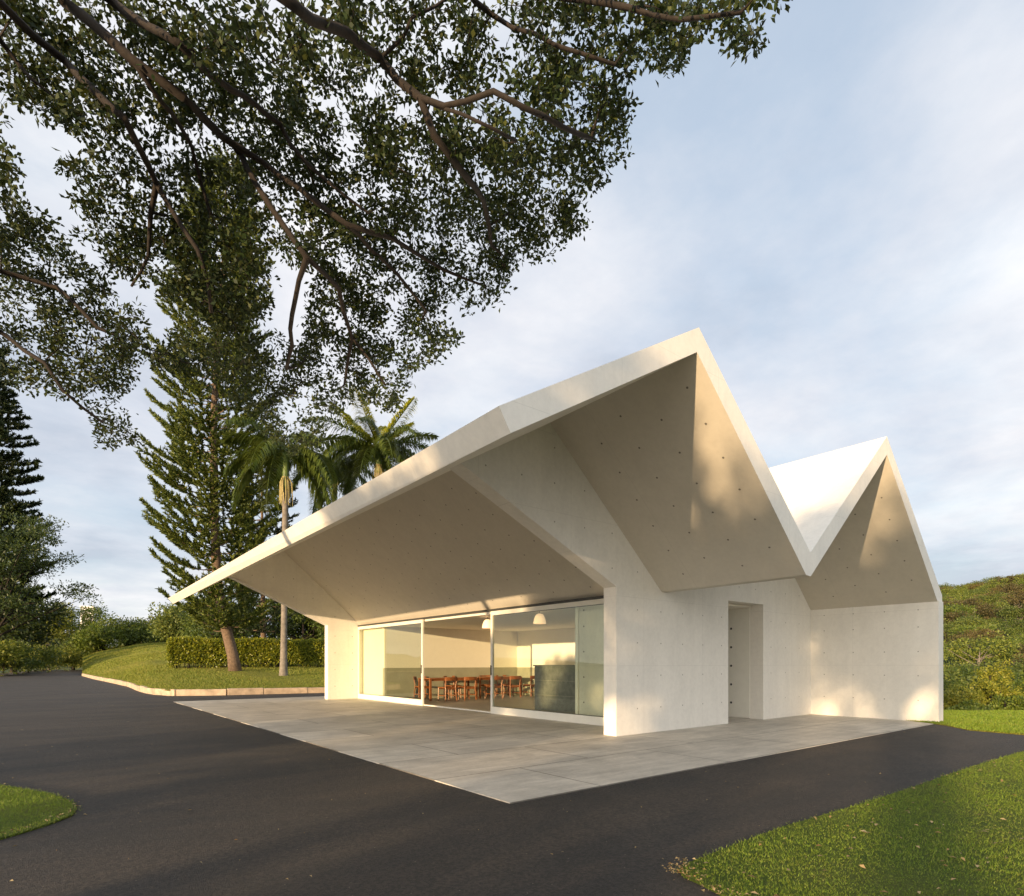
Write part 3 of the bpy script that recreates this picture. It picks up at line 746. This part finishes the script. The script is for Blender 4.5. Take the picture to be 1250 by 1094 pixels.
# ------------------------------------------------------------------ conifers
def conifer(name, label, mat, px_path, z, hb, H, prof, seed, h0=.12, per_whorl=6, dh=.55, up=.35, tr=.30, needle=.16, bark=None, dens=1.0):
    rng = np.random.default_rng(seed); p0 = at(px_path[0][0], z, hb); root = empty(name, p0); tag(root, label, 'conifer')
    def tx(h):
        px = float(np.interp(h, [q[1] for q in px_path], [q[0] for q in px_path])); p = at(px, z, hb+h); return np.array(p-p0)
    m = MB(); hs = np.linspace(-.3, H, 26); m.tube([tx(max(h, 0))+np.array([0, 0, min(h, 0)]) for h in hs], [max(.02, tr*(1-max(h, 0)/H)**.8*(1.25 if h < .4 else 1)) for h in hs], 10)
    m.build('trunk', bark or M_bark2, root, True)
    mb = MB(); NP = []; ND = []
    h = H*h0
    while h < H*.985:
        L0 = float(np.interp(h/H, [q[0] for q in prof], [q[1] for q in prof])); a0 = rng.uniform(0, 6.28)
        for k in range(per_whorl):
            if rng.random() < .1: continue
            a = a0+2*math.pi*k/per_whorl+rng.normal()*.15; L = L0*rng.uniform(.72, 1.15); b = tx(h+rng.normal()*.1)
            d = np.array([math.cos(a), math.sin(a), 0]); pts = []
            for t in np.linspace(0, 1, 9): pts.append(b+d*L*t+np.array([0, 0, L*(up*t*t-.10*math.sin(math.pi*t)*(1-h/H))]))
            mb.tube(pts, [max(.008, .035*(1-t)) for t in np.linspace(0, 1, 9)], 4, cap=False)
            pts = np.array(pts); side = np.array([-d[1], d[0], 0])
            ropes = [(pts[5:], 1)]
            nt_ = max(3, int(L*3.4*dens))
            for j in range(nt_):
                t = .28+.68*(j+rng.random()*.6)/nt_; s_ = pts[0]+(pts[-1]-pts[0])*t; i = t*8; i0 = int(i); s_ = pts[i0]+(pts[min(8, i0+1)]-pts[i0])*(i-i0)
                sl = L*.30*(1.15-t)*rng.uniform(.6, 1.2)+.25; sd = side*(1 if j % 2 else -1)*rng.uniform(.5, 1)+d*rng.uniform(.5, 1.0); sd = sd/np.linalg.norm(sd)
                q = [s_+sd*sl*v+np.array([0, 0, sl*(.12*v+.42*v*v)]) for v in np.linspace(0, 1, 4)]
                ropes.append((np.array(q), .8))
            for q, w in ropes:
                seg = np.linalg.norm(np.diff(q, axis=0), axis=1).sum(); n = int(seg*95*dens*w)+8
                t = rng.random(n)*(len(q)-1); i0 = np.minimum(t.astype(int), len(q)-2); f = (t-i0)[:, None]
                P = q[i0]*(1-f)+q[i0+1]*f; ax = unit(q[i0+1]-q[i0]); NP.append(P); ND.append(ax)
        h += dh*rng.uniform(.85, 1.15)*(1 if h < H*.8 else .7)
    mb.build('branch', bark or M_bark2, root)
    P = np.concatenate(NP); A = np.concatenate(ND); n = len(P)
    o = unit(np.cross(A, rng.normal(size=(n, 3)))); a = unit(A*.75+o*.8+np.array([0, 0, .12])); b = unit(np.cross(a, rng.normal(size=(n, 3))))
    l = needle*rng.uniform(.6, 1.2, n)[:, None]; w = needle*.2
    V = np.stack([P-b*w, P+b*w, P+a*l+b*w*.3, P+a*l-b*w*.3], 1)
    quadmesh('needles', V, mat, root); print(name, n); return root
zP = 33.0; hP = lawn_h(288, zP)
def hpix(y, z, hb): return EYE+(HY-y)/F*z-hb
conifer('pine_tree', 'tall green pine with upswept branches and a scarred bare lower trunk before the hedge', M_pine,
        [(288, 0), (282, hpix(790, zP, hP)), (273, hpix(757, zP, hP)), (266, hpix(720, zP, hP)), (262, hpix(640, zP, hP)), (261, hpix(500, zP, hP)), (272, hpix(330, zP, hP)), (278, hpix(185, zP, hP))],
        zP, hP, hpix(183, zP, hP), [(0, 2.2), (.13, 2.8), (.2, 3.2), (.33, 3.5), (.5, 3.1), (.7, 2.6), (.87, 2.0), (1, .4)], 21, h0=.085, per_whorl=7, dh=.66, up=.42, tr=.30, needle=.17)
conifer('pine_tree', 'slender dark pine with curved comb-like branches behind the tall pine', M_darkpine,
        [(322, 0), (318, 20)], 40, lawn_h(322, 40), hpix(530, 40, lawn_h(322, 40)), [(0, 2.6), (.4, 3.2), (.7, 2.3), (1, .3)], 22, h0=.15, per_whorl=6, dh=.62, up=.30, tr=.2, needle=.15, dens=.9)
conifer('pine_tree', 'very tall dark conifer at the left edge behind the feathery tree', M_darkpine,
        [(-20, 0), (-20, 40)], 66, 0, hpix(370, 66, 0), [(0, 6.0), (.3, 6.2), (.5, 5.4), (.75, 3.6), (1, .5)], 23, h0=.2, per_whorl=7, dh=1.0, up=.18, tr=.45, needle=.34, dens=.62)

# ------------------------------------------------------------------ palms
def frond(root, base, az, L, droop, lift, mat, seed, nl=64, ll=.95, name='frond'):
    rng = np.random.default_rng(seed); d = np.array([math.cos(az), math.sin(az), 0]); side = np.array([-d[1], d[0], 0])
    pts = []
    for t in np.linspace(0, 1, 14): pts.append(np.array(base)+d*L*(t-.28*t**3*droop)+np.array([0, 0, L*(lift*t-droop*1.25*t*t)]))
    pts = np.array(pts); m = MB(); m.tube(pts, [.045*(1-t)+.006 for t in np.linspace(0, 1, 14)], 4, cap=False)
    V = []
    for j in range(nl):
        t = .12+.87*j/nl; i = t*13; i0 = min(12, int(i)); p = pts[i0]+(pts[i0+1]-pts[i0])*(i-i0); ax = pts[i0+1]-pts[i0]; ax = ax/np.linalg.norm(ax)
        l = ll*math.sin(math.pi*min(1, .18+t*.78))**.6*rng.uniform(.85, 1.1)
        for s_ in (-1, 1):
            for rr in (0, 1):
                dv = side*s_*rng.uniform(.75, 1)+ax*rng.uniform(.45, .8)+np.array([0, 0, rng.uniform(-.1, .45)-rr*.35]); dv /= np.linalg.norm(dv)
                mid = p+dv*l*.5; tip = p+dv*l*.85+np.array([0, 0, -l*rng.uniform(.15, .5)]); w = np.cross(dv, np.array([0, 0, 1])+ax*.3); w = w/(np.linalg.norm(w)+1e-9)*.034
                V.append([p-w*.5, p+w*.5, mid+w, mid-w]); V.append([mid-w, mid+w, tip+w*.1, tip-w*.1])
    for q in V: m.add(q, [(0, 1, 2, 3)])
    return m.build(name, mat, root)
def palm(px, z, hb, Hc, label, seed, L=3.6, nf=11, tr=.17, young=False, fruit=True, top_px=None, shaft=1.6):
    rng = random.Random(seed); p0 = at(px, z, hb); root = empty('palm_tree', p0); tag(root, label, 'palm')
    tx = Vector(at(top_px or px, z, hb))-p0
    hs = [-.3, 0, .5, 1.5, 3, Hc*.5, Hc*.8, Hc-shaft]; hs = sorted(set(h for h in hs if h <= Hc-shaft))
    m = MB(); m.tube([tx*(max(h, 0)/Hc)+Vector((0, 0, h)) for h in hs], [tr*1.5, tr*1.4, tr*1.15, tr*1.0]+[tr*.92]*(len(hs)-4), 12, cap=False); m.build('trunk', M_palmbark, root, True)
    b = tx*((Hc-shaft)/Hc)+Vector((0, 0, Hc-shaft)); t = tx+Vector((0, 0, Hc))
    m = MB(); m.tube([b, b.lerp(t, .15), b.lerp(t, .6), t], [tr*.92, tr*1.12, tr*.95, tr*.5], 12); m.build('crownshaft', M_shaft, root, True)
    for i in range(nf):
        az = 2*math.pi*i/nf*1.618*2+rng.uniform(-.2, .2); k = i/nf
        frond(root, tuple(t-Vector((0, 0, .1))), az, L*rng.uniform(.85, 1.1), .30+.75*k, .75-.72*k, M_palm, seed*50+i)
    if young:
        for i in range(7): 
            o = frond(root, tuple(t), rng.uniform(0, 6.28), L*.6, .16, 1.05, M_newpalm, seed*70+i); o['label'] = 'bright yellow young frond'
    if fruit:
        m = MB(); rr = random.Random(seed)
        for i in range(46):
            a = rr.uniform(0, 6.28); r_ = rr.uniform(.1, .35); q = b+Vector((0, 0, shaft*.35)); m.tube([q+Vector((math.cos(a)*tr, math.sin(a)*tr, 0)), q+Vector((math.cos(a)*r_, math.sin(a)*r_, -.3)), q+Vector((math.cos(a)*r_*1.1, math.sin(a)*r_*1.1, -rr.uniform(.8, 1.5)))], [.02, .018, .012], 3)
        m.build('flower_cluster', M_fruit, root)
    return root
M_fruit = simple('palm_flowers', (.32, .27, .11), .7, .3, 12)
zA = 30.5
palm(346, zA, lawn_h(346, zA), hpix(552, zA, lawn_h(346, zA)), 'slim royal palm with pale forked-looking trunk standing before the hedge', 3, 4.0, 16, .165, shaft=2.0, top_px=349)
palm(462, 38, .8, hpix(548, 38, .8), 'royal palm with bright yellow new fronds rising behind the roof', 4, 5.2, 21, .2, young=True)
palm(408, 41, .9, hpix(565, 41, .9), 'dark green royal palm behind the roof between the two other palms', 6, 4.7, 17, .18)

# ------------------------------------------------------------------ hedge
def hedge():
    rng = np.random.default_rng(31); n = 30000
    a = np.array(at(207, 34.2)); b = np.array(at(470, 39.5)); d = (b-a)[:2]; L = np.linalg.norm(d); d /= L; nn = np.array([-d[1], d[0]])
    root = empty('clipped_hedge', (a[0], a[1], 0)); tag(root, 'long clipped box hedge with yellow-green leaves on the raised lawn', 'hedge')
    T, Hh = 1.7, 2.62
    def hb(s): return .72+.02*s
    # foliage shell
    f = rng.random(n); s = rng.uniform(0, L, n); v = rng.uniform(0, T, n); h = rng.random(n)
    side = rng.choice(4, n, p=[.5, .2, .22, .08]); s = np.where(side == 2, rng.normal(0, .06, n), s); v = np.where(side == 0, np.abs(rng.normal(0, .07, n)), np.where(side == 3, T-np.abs(rng.normal(0, .07, n)), v))
    base = .95+.012*s; top = 2.66+.0*s+.04*np.sin(s*1.7); low = base+.12+.12*np.sin(s*2.2)
    z = np.where(side == 1, top+rng.normal(0, .05, n), low+(top-low)*h)
    # thin towards the bottom so the twiggy legs show
    keep = (side == 1) | (rng.random(n) < .35+h*1.2); s, v, z = s[keep], v[keep], z[keep]
    v = v+.07*np.sin(s*3.1)*np.sin(z*4); P = np.stack([d[0]*s+nn[0]*v, d[1]*s+nn[1]*v, z], 1)
    quadmesh('foliage', leaves(P, .13, .075, rng, None, .35), M_hedge, root)
    # dark inner foliage
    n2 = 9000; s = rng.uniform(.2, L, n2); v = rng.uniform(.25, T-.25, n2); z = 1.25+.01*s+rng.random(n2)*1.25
    # twigs
    m = MB(); rr = random.Random(2)
    for i in range(150):
        s_ = rr.uniform(.1, L-.1); v_ = rr.uniform(.2, T-.2); x, y = d[0]*s_+nn[0]*v_, d[1]*s_+nn[1]*v_
        zb = .6; m.tube([(x, y, zb), (x+rr.uniform(-.1, .1), y+rr.uniform(-.1, .1), 1.5), (x+rr.uniform(-.2, .2), y+rr.uniform(-.2, .2), 2.4)], [.03, .022, .01], 4)
    m.build('stems', M_bark, root)
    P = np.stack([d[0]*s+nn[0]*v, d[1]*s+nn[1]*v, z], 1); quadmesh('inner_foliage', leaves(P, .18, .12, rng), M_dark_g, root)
hedge()

# ------------------------------------------------------------------ trees and shrubs on the left and behind
def lh(px, z): return lawn_h(px, z) if px > 101 and z < 118 else ground_h((px-625)/F, z)
t = make_tree('feathery_tree', 'dark feathery tree with drooping layered sprays at the left edge', 'tree', M_dark_g, 9.0, 3.9, 41, 150, 110, .17, .12, .22, .35, spread=.2, lobes=9, aspect=.35); put(t, -14, 62, 0, 0, 2.15)
t = make_tree('broadleaf_tree', 'dark leafy tree low at the left edge beside the road', 'tree', M_dark_g, 5.6, 3.4, 42, 70, 90, .26, .05, .2, .7); put(t, 16, 76, 0, 0, 2.1)
t = make_tree('broadleaf_tree', 'sunlit yellow-green tree with thin pale stems beyond the left shrubs', 'tree', M_yel_g, 7.9, 2.9, 43, 60, 80, .25, .22, .12, .8, bark=M_palmbark); put(t, 60, 98, 0, 0, 1.6)
t = make_tree('broadleaf_tree', 'mid green tree with a dark top beside the sunlit yellow one', 'tree', M_mid_g, 7.2, 3.0, 44, 70, 80, .26, .08, .16, .8); put(t, 90, 106, 0, 0, 1.7)
SH = [(-25, 56, 3.0, 3.2, M_yel_g, 'leftmost yellow-green shrub at the photo edge beside the road'), (2, 61, 3.3, 3.0, M_mid_g, 'green shrub beneath the dark leafy tree at the left'),
      (20, 68, 3.3, 3.2, M_yel_g, 'yellowish shrub beneath the dark feathery tree'), (37, 78, 3.7, 3.8, M_mid_g, 'dense green shrub near the middle of the roadside planting'),
      (52, 88, 3.9, 4.0, M_yel_g, 'bright round shrub below the sunlit yellow tree'), (70, 97, 4.2, 4.6, M_yel_g, 'wide bright shrub in front of the two far roadside trees'),
      (88, 104, 4.4, 4.4, M_mid_g, 'leafy shrub at the far end of the roadside planting'), (108, 112, 3.8, 4.2, M_yel_g, 'pale shrub where the road disappears')]
for i, (px, z, h, r_, mt_, lb) in enumerate(SH):
    t = make_tree('shrub', lb, 'shrub', mt_, h, r_, 60+i, 50, 90, .32, .02, .06, .8, 'roadside shrubs', spread=.33); put(t, px, z, 0 if px < 101 else .2)
TL = [(103, 122, 6.6, 5.0, M_mid_g, 'leafy tree in front of the white tower where the drive ends'), (128, 92, 4.9, 3.8, M_mid_g, 'small round tree in front of the white houses'), (152, 96, 5.9, 5.0, M_mid_g, 'large round tree standing on the far end of the lawn'),
      (180, 104, 4.9, 4.2, M_dark_g, 'dark tree between the large round tree and the brownish one'), (196, 106, 5.3, 4.0, M_brown_g, 'brownish tree on the crest of the lawn'),
      (215, 108, 5.6, 4.8, M_dark_g, 'dark green tree under the roof tip'), (240, 86, 7.0, 4.6, M_olive, 'olive tree on the crest, left of the tall pine')]
for i, (px, z, h, r_, mt_, lb) in enumerate(TL):
    t = make_tree('broadleaf_tree', lb, 'tree', mt_, h, r_, 80+i, 60, 90, .42, .04, .3, .8, 'trees along the lawn crest', spread=.3); put(t, px, z, (min(lh(px, min(z, 99)), 4.6)-.8) if z < 115 else -.5)
BH = [(222, 56, 5.2, 3.2, M_olive, 'olive bushy tree above the left end of the hedge'), (262, 52, 5.6, 3.4, M_mid_g, 'green tree behind the hedge, left of the pine trunk'),
      (300, 50, 7.4, 3.6, M_dark_g, 'dark tree behind the hedge, just right of the pine trunk'), (335, 54, 8.0, 3.8, M_dark_g, 'tall dark tree directly behind the palm trunk'),
      (372, 52, 6.2, 3.4, M_mid_g, 'green tree behind the hedge, right of the palm trunk'), (410, 55, 7.0, 3.8, M_dark_g, 'dark tree behind the hedge, next to the loggia wall')]
for i, (px, z, h, r_, mt_, lb) in enumerate(BH):
    t = make_tree('broadleaf_tree', lb, 'tree', mt_, h, r_, 90+i, 60, 90, .3, .03, .2, .8, 'trees behind the hedge', spread=.3); put(t, px, z, lawn_h(px, z)-.6)
# small spreading palm bush
r_ = empty('palm_bush', at(388, 44, lawn_h(388, 44))); tag(r_, 'low spreading palm bush showing above the hedge by the loggia wall', 'palm')
for i in range(14): frond(r_, (0, 0, 1.2), i*2.4, 2.2, .55, .6, M_olive, 900+i, 30, .6)
# left skyline woodland and houses
def woodland():
    rng = np.random.default_rng(77); n = 2600; px = rng.uniform(20, 420, n); z = rng.uniform(380, 640, n)
    cen = np.array([np.array(at(a, b, ground_h((a-625)/F, b)+2)) for a, b in zip(px, z)])
    c = np.repeat(cen, 26, 0); o = unit(rng.normal(size=c.shape)); Q = c+o*(rng.random(len(c))**.4*5)[:, None]*np.array([1, 1, .8])
    tag(quadmesh('woodland', leaves(Q, 2.2, 1.6, rng, o), M_farwood), kind='stuff')
M_farwood = leafmat('far_woodland', [(.04, .06, .03), (.07, .09, .035), (.10, .11, .05)], .1, .7)
woodland()
def house(px, z, hb, w, d, h, lb, rz, rows, cols):
    r = empty('house', at(px, z, hb)); r.rotation_euler = (0, 0, rz); tag(r, lb, 'house', 'white houses beyond the trees')
    m = MB(); m.box(-w/2, w/2, -d/2, d/2, -8, h); m.build('wall', M_render, r)
    m = MB(); m.box(-w/2-.3, w/2+.3, -d/2-.3, d/2+.3, h+.002, h+.5); m.build('roof', M_render, r)
    for i in range(rows):
        for j in range(cols):
            m = MB(); x = -w/2+w*(j+.5)/cols; zz = h*(i+.5)/rows; m.box(x-w/cols*.25, x+w/cols*.25, -d/2-.06, -d/2+.05, zz-.7, zz+.7); m.build('window', M_winglass, r)
rzc = -YAW
house(111, 300, 12, 6, 8, 17.5, 'narrow white tower house showing between the trees on the far left', rzc+.2, 4, 2)
house(119, 270, 12, 11, 8, 6.2, 'low white flat-roofed house right of the white tower', rzc-.2, 2, 4)
house(126, 240, 6, 7, 8, 6.5, 'small white house half hidden below the tower', rzc, 2, 2)
# right: brow bushes and wooded hill
BR = [(1166, 25, 2.6, 1.0, M_yel_g, 'green bush touching the right edge of the pavilion'), (1186, 29, 3.0, 1.2, M_dark_g, 'dark bush between the pavilion and the big round bush'),
      (1212, 25, 3.3, 1.0, M_yel_g, 'big round green bush at the edge of the back lawn'), (1244, 27, 2.6, 1.3, M_mid_g, 'bright green bush at the right edge of the photo'),
      (1184, 23, 1.5, .8, M_mid_g, 'low shrub in front of the bushes, near the pavilion'), (1231, 23.5, 1.9, .8, M_mid_g, 'low shrub between the round bush and the photo edge'),
      (1285, 26, 3.0, 1.5, M_mid_g, 'bush just beyond the right edge'), (1145, 27, 3.0, 1.5, M_mid_g, 'bush partly behind the pavilion wall')]
for i, (px, z, h, r_, mt_, lb) in enumerate(BR):
    t = make_tree('bush', lb, 'bush', mt_, h, r_, 110+i, 80, 90, .11, .02, .08, .9, 'bushes at the edge of the back lawn', spread=.24); put(t, px, z, ground_h((px-625)/F, z)-.3)
protos = []
FL = 'spreading olive-green tree crown on the wooded hillside at the right'
for i, mt_ in enumerate((M_olive, M_olive, M_brown_g, M_mid_g, M_olive)):
    protos.append(make_tree('hillside_tree', FL, 'tree', mt_, 8, 4.0, 130+i, 26, 100, .34, .5, .2, .55, 'trees on the hillside', bark=M_palmbark, spread=.30, lobes=6))
rng = random.Random(8); cnt = 0; seen = []
FG = FL
for i in range(6000):
    u = rng.uniform(.69, .93); z = math.sqrt(rng.uniform(50**2, 268**2)); px = 625+u*F
    if cnt >= 290: break
    pw = at(px, z)
    if any((pw.x-a)**2+(pw.y-b)**2 < (4.3 if z > 110 else 3.6)**2 for a, b in seen): continue
    seen.append((pw.x, pw.y))
    if z < 110 and rng.random() < .2: continue
    h = ground_h(u, z); P = protos[i % 5] if z > 95 else protos[(3 if i % 3 == 0 else i % 5)]
    s_ = rng.uniform(.65, 1.2)*(1 if z > 110 else .8)
    if cnt < 5: o = protos[cnt]; o.location = at(px, z, h-1); o.scale = (s_,)*3; o.rotation_euler = (0, 0, rng.uniform(0, 6))
    else: dup(P, at(px, z, h-1), rng.uniform(0, 6.28), s_*rng.uniform(.9, 1.1))
    cnt += 1

# ------------------------------------------------------------------ trees behind the viewpoint that throw the dappled shade
SDX, SDY = .946, .323
def back(q, x, H, r_, seed, base, lb, ncl=60, per=70, leaf=.3, spread=.27, flat=.8, tr=.16):
    t = make_tree('broadleaf_tree', lb, 'tree', M_mid_g, H, r_, seed, ncl, per, leaf, base, tr, flat, 'trees behind the drive', spread=spread)
    t.location = (x, q+.3414*x, 0); return t
back(6.6, -19, 5.0, 1.7, 201, .03, 'low leafy tree behind the viewpoint, at the left of the drive', 90)
back(3.3, -24, 7.5, 1.9, 202, .04, 'broad tree behind the viewpoint', 66)
back(.9, -21, 8.0, 2.0, 203, .05, 'tree behind the viewpoint, in the middle', 60)
back(-.9, -27, 7.2, 1.7, 204, .06, 'tree behind the viewpoint, right of the middle', 40)
back(-3.3, -30, 7.8, 2.7, 205, .43, 'tree with a clear trunk behind the viewpoint', 100, leaf=.26, tr=.38)

# ------------------------------------------------------------------ light
EL = 4.7
az = math.atan2(-SDY, -SDX)          # towards the sun
sd = Vector((math.cos(az)*math.cos(R(EL)), math.sin(az)*math.cos(R(EL)), math.sin(R(EL))))
L = bpy.data.lights.new('sun', 'SUN'); L.energy = 3.5; L.angle = R(.6); L.color = (1.0, .70, .40)
so = bpy.data.objects.new('sun', L); C.objects.link(so); so.rotation_euler = sd.to_track_quat('Z', 'Y').to_euler()
w = bpy.data.worlds.new('World'); bpy.context.scene.world = w; w.use_nodes = True; nt = w.node_tree; nt.nodes.clear()
out = nt.nodes.new('ShaderNodeOutputWorld')
sky = nt.nodes.new('ShaderNodeTexSky'); sky.sky_type = 'NISHITA'; sky.sun_disc = False; sky.sun_elevation = R(EL); sky.sun_rotation = math.pi/2-az
sky.air_density = 1.0; sky.dust_density = .6; sky.ozone_density = 1.5
bg = nt.nodes.new('ShaderNodeBackground'); bg.inputs[1].default_value = .15; nt.links.new(sky.outputs[0], bg.inputs[0])
tc = nt.nodes.new('ShaderNodeTexCoord'); sp = nt.nodes.new('ShaderNodeSeparateXYZ'); nt.links.new(tc.outputs['Generated'], sp.inputs[0])
den = mth(nt, 'ADD', mth(nt, 'MAXIMUM', sp.outputs[2], 0.0), .16)
cb = nt.nodes.new('ShaderNodeCombineXYZ'); nt.links.new(mth(nt, 'DIVIDE', sp.outputs[0], den), cb.inputs[0]); nt.links.new(mth(nt, 'DIVIDE', sp.outputs[1], den), cb.inputs[1]); cb.inputs[2].default_value = .4
n1 = noise(nt, .8, 10, .60, cb.outputs[0], .35); n2 = noise(nt, 2.2, 9, .62, cb.outputs[0], .1)
n3 = noise(nt, 1.25, 8, .58, cb.outputs[0], .15)
cov = mth(nt, 'ADD', mth(nt, 'MULTIPLY', n1, .70), mth(nt, 'MULTIPLY', n2, .30))
hz = mth(nt, 'SUBTRACT', 1.0, mth(nt, 'MULTIPLY', sp.outputs[2], 1.0))   # more cloud low down
cov = mth(nt, 'ADD', cov, mth(nt, 'MULTIPLY', hz, .15))
fac = ramp(nt, cov, [(.45, (.30, .30, .30)), (.57, (.68, .68, .68)), (.70, (.97, .97, .97))])
ccol = ramp(nt, n3, [(.34, (.44, .475, .55)), (.46, (.58, .60, .66)), (.56, (.69, .69, .72)), (.74, (.88, .86, .85))])
bc = nt.nodes.new('ShaderNodeBackground'); nt.links.new(ccol, bc.inputs[0]); bc.inputs[1].default_value = .58
bs = nt.nodes.new('ShaderNodeBackground'); bs.inputs[0].default_value = (.50, .63, .80, 1); bs.inputs[1].default_value = .48
ad = nt.nodes.new('ShaderNodeMixShader'); ad.inputs[0].default_value = .6; nt.links.new(bg.outputs[0], ad.inputs[1]); nt.links.new(bs.outputs[0], ad.inputs[2])
mx = nt.nodes.new('ShaderNodeMixShader'); nt.links.new(fac, mx.inputs[0]); nt.links.new(ad.outputs[0], mx.inputs[1]); nt.links.new(bc.outputs[0], mx.inputs[2])
# warm afterglow of the low sun on its own side of the sky
dt = nt.nodes.new('ShaderNodeVectorMath'); dt.operation = 'DOT_PRODUCT'; nt.links.new(tc.outputs['Generated'], dt.inputs[0]); dt.inputs[1].default_value = tuple(sd)
gl = mth(nt, 'POWER', mth(nt, 'MAXIMUM', dt.outputs['Value'], 0.0), 2.2)
bg3 = nt.nodes.new('ShaderNodeBackground'); bg3.inputs[0].default_value = (1.0, .89, .73, 1); nt.links.new(mth(nt, 'MULTIPLY', gl, .95), bg3.inputs[1])
ads = nt.nodes.new('ShaderNodeAddShader'); nt.links.new(mx.outputs[0], ads.inputs[0]); nt.links.new(bg3.outputs[0], ads.inputs[1])
nt.links.new(ads.outputs[0], out.inputs[0])

# ------------------------------------------------------------------ camera and view
cam = bpy.data.cameras.new('camera'); co = bpy.data.objects.new('camera', cam); C.objects.link(co)
co.location = (CX, CY, EYE); co.rotation_euler = (R(90), 0, -YAW)
cam.sensor_width = 36; cam.sensor_fit = 'HORIZONTAL'; cam.lens = F/1250*36; cam.shift_x = 0; cam.shift_y = (HY-547)/1250
cam.clip_end = 6000; cam.clip_start = .05
sc = bpy.context.scene; sc.camera = co
sc.view_settings.view_transform = 'Standard'; sc.view_settings.look = 'None'; sc.view_settings.exposure = 1.2; sc.view_settings.gamma = 1
sc.cycles.max_bounces = 10; sc.cycles.transparent_max_bounces = 16; sc.cycles.diffuse_bounces = 5
